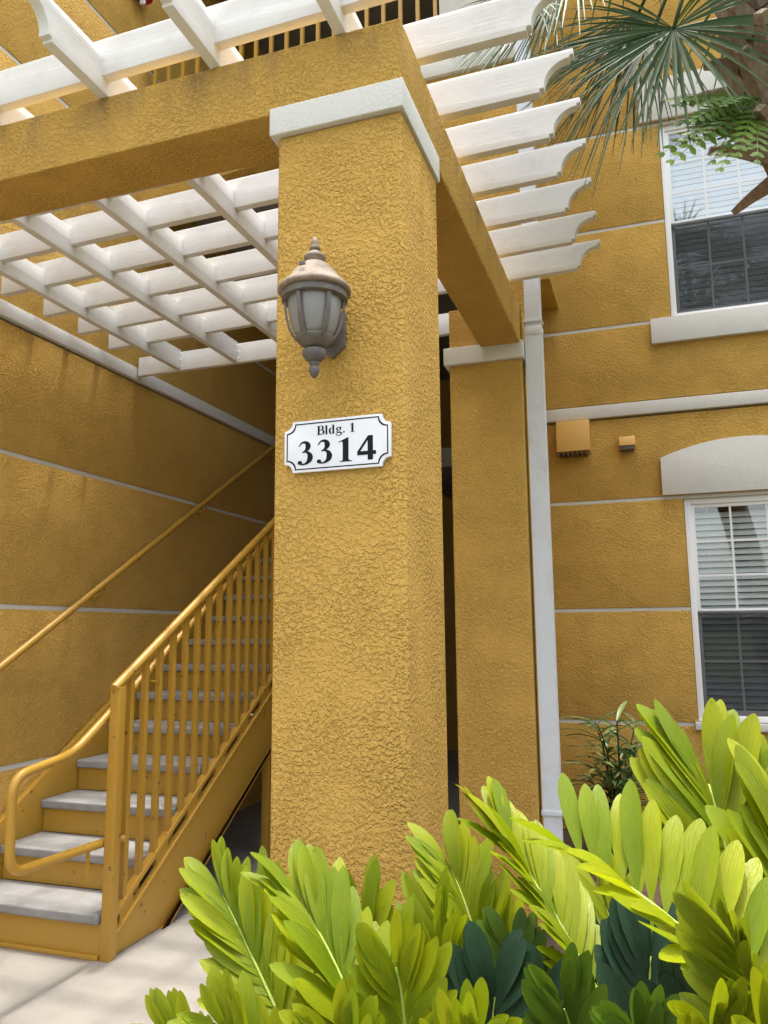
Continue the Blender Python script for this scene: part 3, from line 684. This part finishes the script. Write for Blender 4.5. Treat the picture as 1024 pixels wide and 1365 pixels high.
# ---------------------------------------------------------------- cardboard palms (cycads)
def leaflet_mesh(mt, name='leaflet', w=.30, bd=.16, cup=.10):
    """unit leaflet along +Y, width along X, facing +Z"""
    mb = MB(); n = 8; prof = [(0, .14), (.14, .46), (.34, .80), (.58, 1.0), (.77, .92), (.90, .64), (.965, .36), (1.0, .08)]
    vs = []
    for y, q in prof:
        hwid = w/2*q; bend = -bd*y*y
        vs += [(-hwid, y, bend+cup*w*q*q), (0, y, bend), (hwid, y, bend+cup*w*q*q)]
    fs = []
    for i in range(n-1):
        for j in (0, 1): fs.append((i*3+j, i*3+j+1, (i+1)*3+j+1, (i+1)*3+j))
    mb.add(vs, fs); return mb.mesh(name, mt, 0, 'all')
LM = {'m': [leaflet_mesh(M_LFM, w=w, cup=c) for w, c in ((.27, .12), (.24, .2))],
      'b': [leaflet_mesh(M_LF, w=w, cup=c, bd=bd) for w, c, bd in ((.235, .22, .16), (.215, .36, .05), (.245, .10, .26), (.225, -.12, .10))],
      'y': [leaflet_mesh(M_LFY, w=w, cup=c) for w, c in ((.27, .12), (.24, .2))],
      'd': [leaflet_mesh(M_LFD, w=w, cup=c) for w, c in ((.33, .08), (.30, .15))]}
def bez(a, b, c, t_): return a*(1-t_)**2 + b*2*t_*(1-t_) + c*t_*t_
def frond(parent, crown, base, mid, tip, nrm, L=.14, n=12, kind='b', fold=.45, both=(1, 1), spread=(48, 76)):
    """rachis through base, mid, tip; petiole down to the crown; paired stiff leaflets"""
    b0 = 2*mid - .5*(base+tip)
    pts = [bez(base, b0, tip, i/16) for i in range(17)]
    T0 = (pts[1]-pts[0]).normalized()
    pet = [bez(crown, base - T0*.22, base, i/8) for i in range(8)] + pts
    nn = len(pet); mb = MB().tube(pet, [.0065-.0050*i/(nn-1) for i in range(nn)], 6)
    fr = mb.build('frond', M_RACH, parent, 0, 'all')
    n = round(n*1.2)
    for i in range(n):
        t_ = .04+.95*(i/(n-1))
        p = bez(base, b0, tip, t_); T = (bez(base, b0, tip, min(t_+.02, 1)) - bez(base, b0, tip, max(t_-.02, 0))).normalized()
        Nn = (nrm - T*nrm.dot(T)).normalized(); Sd = T.cross(Nn)
        for sgn in (1, -1):
            if not both[0 if sgn > 0 else 1]: continue
            al = rad(spread[0]+(spread[1]-spread[0])*t_ + random.uniform(-5, 5))
            d = (Sd*sgn*math.cos(al) + T*math.sin(al) + Nn*(fold+random.uniform(-.10, .10))).normalized()
            fn = (Nn - d*Nn.dot(d)).normalized(); xx = d.cross(fn).normalized()
            # roll the blade so neighbours overlap like shingles
            q = Matrix.Rotation(sgn*rad(-24+random.uniform(-12, 12)), 3, d)
            fn, xx = q @ fn, q @ xx
            ll = L*1.06*(.70+.30*math.sin(math.pi*(.15+.75*t_)))*random.uniform(.86, 1.10)
            wf = random.uniform(.94, 1.1)
            M4 = Matrix((xx*ll*wf, d*ll, fn*ll)).transposed().to_4x4(); M4.translation = p + Sd*sgn*.003
            link(bpy.data.objects.new('leaflet', random.choice(LM[kind])), fr, M4)
    return fr
TOCAM = Vector((0, -1, 0))
def crown_of(x, y): return Vector((x, y, .28))
plants = []
def plant(x, y, label):
    p = thing('cycad_plant', label, 'plant', (x, y, -.02), 'cardboard palms in the planting bed')
    MB().lathe([(.055, -.03), (.085, .04), (.09, .15), (.07, .25), (.03, .30)], (x, y, 0), 16).build('stem', M_BOOT, p, 0, 'all')
    return p, crown_of(x, y)
def F(pc, pb, pm, pt, yb, yt, **k):
    p, c = pc
    base, tip = atY(*pb, yb), atY(*pt, yt); mid = atY(*pm, (yb+yt)/2)
    nrm = k.pop('nrm', Vector((.1, -.75, .65)))
    frond(p, c, base, mid, tip, nrm, **k)
UPV2 = Vector((.05, -.35, .95))
P1 = plant(-.62, 1.42, 'bright cycad clump in front of the lantern pillar, nearest the stairs')
F(P1, (420, 1460), (352, 1310), (298, 1195), 1.46, 1.54, L=.155, n=17, fold=.22)
F(P1, (430, 1460), (390, 1320), (352, 1215), 1.58, 1.66, L=.15, n=15, fold=.25)
F(P1, (515, 1480), (462, 1320), (405, 1210), 1.30, 1.38, L=.155, n=17, nrm=Vector((.62, -.6, .45)), fold=.28)
F(P1, (540, 1500), (505, 1370), (482, 1225), 1.52, 1.60, L=.155, n=15, nrm=Vector((.3, -.7, .6)), fold=.25)
F(P1, (340, 1500), (275, 1430), (225, 1385), 1.36, 1.34, L=.11, n=11, fold=.3)
F(P1, (420, 1500), (345, 1420), (300, 1375), 1.24, 1.20, L=.11, n=11, fold=.3)
F(P1, (500, 1520), (470, 1440), (452, 1390), 1.14, 1.12, L=.11, n=11, fold=.35)
F(P1, (440, 1480), (415, 1380), (405, 1300), 1.55, 1.62, L=.14, n=13, kind='m', fold=.3)
P2 = plant(-.36, 1.36, 'bright cycad clump with dark old leaves at the foot of the lantern pillar')
F(P2, (585, 1470), (590, 1340), (588, 1250), 1.34, 1.38, L=.135, n=13, nrm=Vector((-.35, -.7, .6)), fold=.4)
F(P2, (680, 1450), (640, 1270), (602, 1160), 1.56, 1.64, L=.145, n=17, fold=.2)
F(P2, (540, 1470), (540, 1370), (528, 1290), 1.22, 1.22, L=.12, n=12, fold=.35)
F(P2, (650, 1470), (655, 1390), (660, 1330), 1.26, 1.27, L=.125, n=9, kind='d', fold=.35)
F(P2, (700, 1480), (712, 1400), (720, 1345), 1.36, 1.38, L=.12, n=8, kind='d', fold=.4)
F(P2, (620, 1500), (625, 1430), (640, 1385), 1.10, 1.08, L=.10, n=10, kind='b', fold=.4)
F(P2, (720, 1480), (705, 1370), (690, 1290), 1.50, 1.56, L=.13, n=12, kind='m', fold=.3)
P3 = plant(-.12, 1.45, 'cycad clump with a long sideways frond over dark leaves before the downspout')
F(P3, (850, 1420), (742, 1225), (668, 1110), 1.46, 1.54, L=.14, n=19, nrm=Vector((.8, -.35, .45)), fold=.25)
F(P3, (1035, 1370), (900, 1230), (770, 1140), 1.10, 1.18, L=.14, n=12, nrm=UPV2, fold=.75, spread=(22, 50))
F(P3, (850, 1450), (862, 1350), (868, 1275), 1.44, 1.48, L=.135, n=9, kind='d', fold=.3)
F(P3, (800, 1450), (815, 1360), (812, 1290), 1.52, 1.56, L=.125, n=9, kind='d', fold=.3)
F(P3, (770, 1480), (765, 1400), (752, 1345), 1.22, 1.2, L=.11, n=10, kind='m', fold=.4)
F(P3, (905, 1470), (915, 1400), (925, 1350), 1.25, 1.24, L=.115, n=9, kind='d', fold=.4)
F(P3, (870, 1500), (865, 1430), (850, 1385), 1.04, 1.02, L=.09, n=10, kind='m', fold=.4)
F(P3, (880, 1450), (835, 1290), (800, 1190), 1.62, 1.72, L=.14, n=14, fold=.25)
P4 = plant(.16, 1.38, 'tall bright cycad with a broad upright frond below the lower window')
F(P4, (1005, 1350), (978, 1180), (945, 1045), 1.28, 1.36, L=.18, n=18, fold=.12, spread=(50, 74))
F(P4, (1110, 1420), (1080, 1240), (1050, 1110), 1.2, 1.28, L=.16, n=15, fold=.25)
F(P4, (1060, 1440), (1018, 1340), (985, 1255), 1.00, .98, L=.10, n=12, kind='y', nrm=Vector((-.5, -.4, .8)), fold=.5)
F(P4, (990, 1490), (965, 1420), (945, 1370), .98, .95, L=.09, n=10, kind='b', fold=.5)
F(P4, (1060, 1510), (1040, 1440), (1015, 1390), .92, .90, L=.09, n=10, kind='b', fold=.5)

# ---------------------------------------------------------------- variegated plant by the wall
vp = thing('variegated_shrub', 'dark variegated shrub with arching striped leaves against the facade', 'shrub', (-.28, 5.7, -.02))
rnd = random.Random(4)
for i in range(13):
    a = rnd.uniform(0, 6.28); top = Vector((-.30+.38*math.cos(a)*rnd.uniform(.3, 1), 5.7+.22*math.sin(a), rnd.uniform(.45, .92)))
    b0 = Vector((-.28+.05*math.cos(a), 5.7+.05*math.sin(a), -.02)); c0 = Vector((b0.x, b0.y, top.z*.8))
    pts = [bez(b0, c0, top, k/8) for k in range(9)]
    stm = MB().tube(pts, [.010-.0008*k for k in range(9)], 6).build('stem', M_PALM, vp, 0, 'all')
    for k in range(13):
        t_ = .35+.65*k/12; p = bez(b0, c0, top, t_); T = (bez(b0, c0, top, min(1, t_+.03))-bez(b0, c0, top, t_-.03)).normalized()
        ph = k*2.4+i; sd_ = Vector((math.cos(ph), math.sin(ph), 0)); d = (sd_*.9+T*.55+Vector((0, 0, .15))).normalized()
        L = rnd.uniform(.20, .34); xx = d.cross(Vector((0, 0, 1))).normalized(); w = L*.06
        mb = MB(); vs_ = []
        for j in range(6):
            u = j/5; q = p+d*L*u+Vector((0, 0, -.35*L*u*u)); ww = w*math.sin(math.pi*min(1, .12+.86*u))
            vs_ += [q-xx*ww, q+Vector((0, 0, -.006)), q+xx*ww]
        mb.add(vs_, [(j*3+e, j*3+e+1, j*3+e+4, j*3+e+3) for j in range(5) for e in (0, 1)])
        mb.build('leaf', M_VARI if rnd.random() < .7 else M_PALM, stm, 0, 'all')

# ---------------------------------------------------------------- sabal palm
TXp, TYp = .665, 3.6
pm = thing('palm_tree', 'fan palm with shaggy brown leaf bases hanging over the upper window', 'palm tree', (TXp, TYp, -.02))
def tx(z): return TXp + .26*max(0, 3.75-z)**.8 if z < 3.75 else TXp
MB().tube([(tx(z)+.01*math.sin(z*3), TYp+.02*math.cos(z), z) for z in [-.05+.25*k for k in range(22)]], [.17-.0015*k for k in range(22)], 18).build('trunk', M_BARK, pm, 0, 'all')
rnd = random.Random(11)
def boot(z, a, L, elev, w):
    r0 = .14; d0 = Vector((math.cos(a), math.sin(a), 0)); c0 = Vector((tx(z), TYp, z)) + d0*r0
    d = (d0*math.cos(elev)+Vector((0, 0, 1))*math.sin(elev)).normalized(); sd_ = Vector((-math.sin(a), math.cos(a), 0)); up = sd_.cross(d)*-1
    vs_ = []; 
    for u, q, th in ((0, 1.15, .09), (.25, .9, .075), (.55, .62, .06), (.82, .5, .05), (1, .42, .034)):
        c = c0+d*L*u+Vector((0, 0, -.10*L*u*u))
        vs_ += [c-sd_*w*q-up*th*.1, c-up*th*.55, c+sd_*w*q-up*th*.1, c+up*th*.55]
    fs = [(i*4+j, i*4+(j+1) % 4, (i+1)*4+(j+1) % 4, (i+1)*4+j) for i in range(4) for j in range(4)] + [(0, 1, 2, 3), (16, 17, 18, 19)]
    MB().add(vs_, fs).build('leaf_base', M_BOOT, pm, 0, True)
for k in range(96):
    z = 3.50+k*.0150; a = k*2.399+rnd.uniform(-.2, .2)
    boot(z, a, rnd.uniform(.16, .28), rad(rnd.uniform(-10, 18) if z < 3.62 else rnd.uniform(18, 60)), rnd.uniform(.045, .075))
def fan(hub, axis, nrm, R, petiole_from, nseg=44, arcdeg=230, droop=.35, seed=0):
    r_ = random.Random(seed); axis = axis.normalized(); nrm = (nrm-axis*nrm.dot(axis)).normalized(); sd_ = axis.cross(nrm)
    mb = MB()
    for i in range(nseg):
        th = rad(-arcdeg/2+arcdeg*i/(nseg-1)+r_.uniform(-1.5, 1.5)); d = axis*math.cos(th)+sd_*math.sin(th)
        L = R*(.72+.28*math.cos(th*.6))*r_.uniform(.88, 1.05); wd = axis*-math.sin(th)+sd_*math.cos(th)
        d = (d + nrm*r_.uniform(-.10, .10) + nrm*.18*abs(math.sin(th))).normalized()
        vs_ = []; dr = droop*r_.uniform(.5, 1.4)
        for j in range(8):
            u = j/7; ww = .5*math.radians(arcdeg/nseg)*L*min(u, .36)*(1 if u < .4 else max(.02, 1-(u-.36)/.66)) + .0012
            c = hub+d*L*u+Vector((0, 0, -dr*L*u**2.6))
            vs_ += [c-wd*ww+nrm*ww*.5, c, c+wd*ww+nrm*ww*.5]
        mb.add(vs_, [(j*3+e, j*3+e+1, j*3+e+4, j*3+e+3) for j in range(7) for e in (0, 1)])
    fo = mb.build('frond', M_PALM, pm, 0, 'all')
    a, b = Vector(petiole_from), hub
    mid = (a+b)/2+Vector((0, 0, .12))
    pts = [bez(a, mid*2-(a+b)/2, b, k/10) for k in range(11)]
    MB().tube(pts, [.020-.0012*k for k in range(11)], 7).build('petiole', M_PALM, fo, 0, 'all')
crownp = (TXp, TYp, 5.15)
fan(atY(898, 38, 3.35), Vector((-.12, -.25, -1)), Vector((.1, -1, .35)), .62, crownp, nseg=46, arcdeg=250, droop=.12, seed=1)
fan(atY(872, 40, 3.55), Vector((-1, .05, -.8)), Vector((-.25, -1, .35)), .74, crownp, nseg=44, arcdeg=112, droop=.22, seed=2)
fan(atY(850, 20, 3.75), Vector((-.6, .05, -.9)), Vector((-.1, -1, .2)), .62, crownp, nseg=40, arcdeg=130, droop=.2, seed=8)
fan(atY(770, -60, 3.2), Vector((-.35, -.3, -.9)), Vector((-.2, -.9, .5)), .62, crownp, nseg=44, arcdeg=200, droop=.15, seed=3)
fan(atY(742, -8, 3.25), Vector((-1, -.05, -.75)), Vector((-.2, -1, .3)), .5, crownp, nseg=38, arcdeg=120, droop=.2, seed=9)
fan(atY(715, 12, 3.05), Vector((-.8, -.1, -.55)), Vector((-.2, -.75, .6)), .42, crownp, nseg=40, arcdeg=170, droop=.2, seed=4)
rnd = random.Random(5)
for k in range(18):
    a = rad(k*47+200 if k else 0)+rnd.uniform(-.2, .2)
    if math.cos(a) < -.3 and math.sin(a) < .3: continue
    e = rnd.uniform(.1, 1.3); dv = Vector((math.cos(a)*math.cos(e), math.sin(a)*math.cos(e), math.sin(e)))
    fan(Vector(crownp)+dv*rnd.uniform(.6, .85), dv+Vector((0, 0, -.5)), Vector((0, 0, 1))+dv*.3, .75, crownp, nseg=34, arcdeg=230, droop=.4, seed=20+k)

# ---------------------------------------------------------------- fern on the trunk
fe = thing('epiphytic_fern', 'light green fern growing out of the palm trunk before the upper window', 'fern', (.52, 3.45, 3.8))
rnd = random.Random(3)
root = Vector((.56, 3.44, 3.76))
tips = [atY(px, py, yy) for px, py, yy in ((890, 133, 3.2), (905, 165, 3.2), (882, 205, 3.25), (930, 190, 3.1), (950, 215, 3.15), (900, 140, 3.3), (935, 140, 3.0), (960, 225, 3.1), (910, 185, 3.15), (1010, 215, 3.1), (895, 215, 3.1), (965, 140, 3.05), (985, 205, 3.1), (925, 160, 3.2))]
for tp in tips:
    md = (root+tp)/2+Vector((rnd.uniform(-.02, .02), 0, rnd.uniform(.0, .07)))
    pts = [bez(root, md, tp, k/10) for k in range(11)]
    fr = MB().tube(pts, [.004-.0003*k for k in range(11)], 5).build('frond', M_FERN, fe, 0, 'all')
    L0 = (tp-root).length; mb = MB(); nv = Vector((rnd.uniform(-.3, .3), -1, rnd.uniform(.1, .8))).normalized()
    for k in range(3, 11):
        u = k/10; p = bez(root, md, tp, u); T = (bez(root, md, tp, min(1, u+.05))-bez(root, md, tp, u-.05)).normalized(); sd_ = T.cross(nv).normalized()
        for sg_ in (1, -1):
            L = .085*math.sin(math.pi*(.22+.70*u))*rnd.uniform(.8, 1.15); d = (sd_*sg_+T*.45+Vector((0, 0, -.2))).normalized(); w = T*.019
            mb.add([p-w*.6, p+d*L*.5-w*1.0, p+d*L, p+d*L*.5+w*1.0, p+w*.6], [(0, 1, 2, 3, 4)])
    pn = mb.build('pinnae', M_FERN, fr); pn['kind'] = 'stuff'
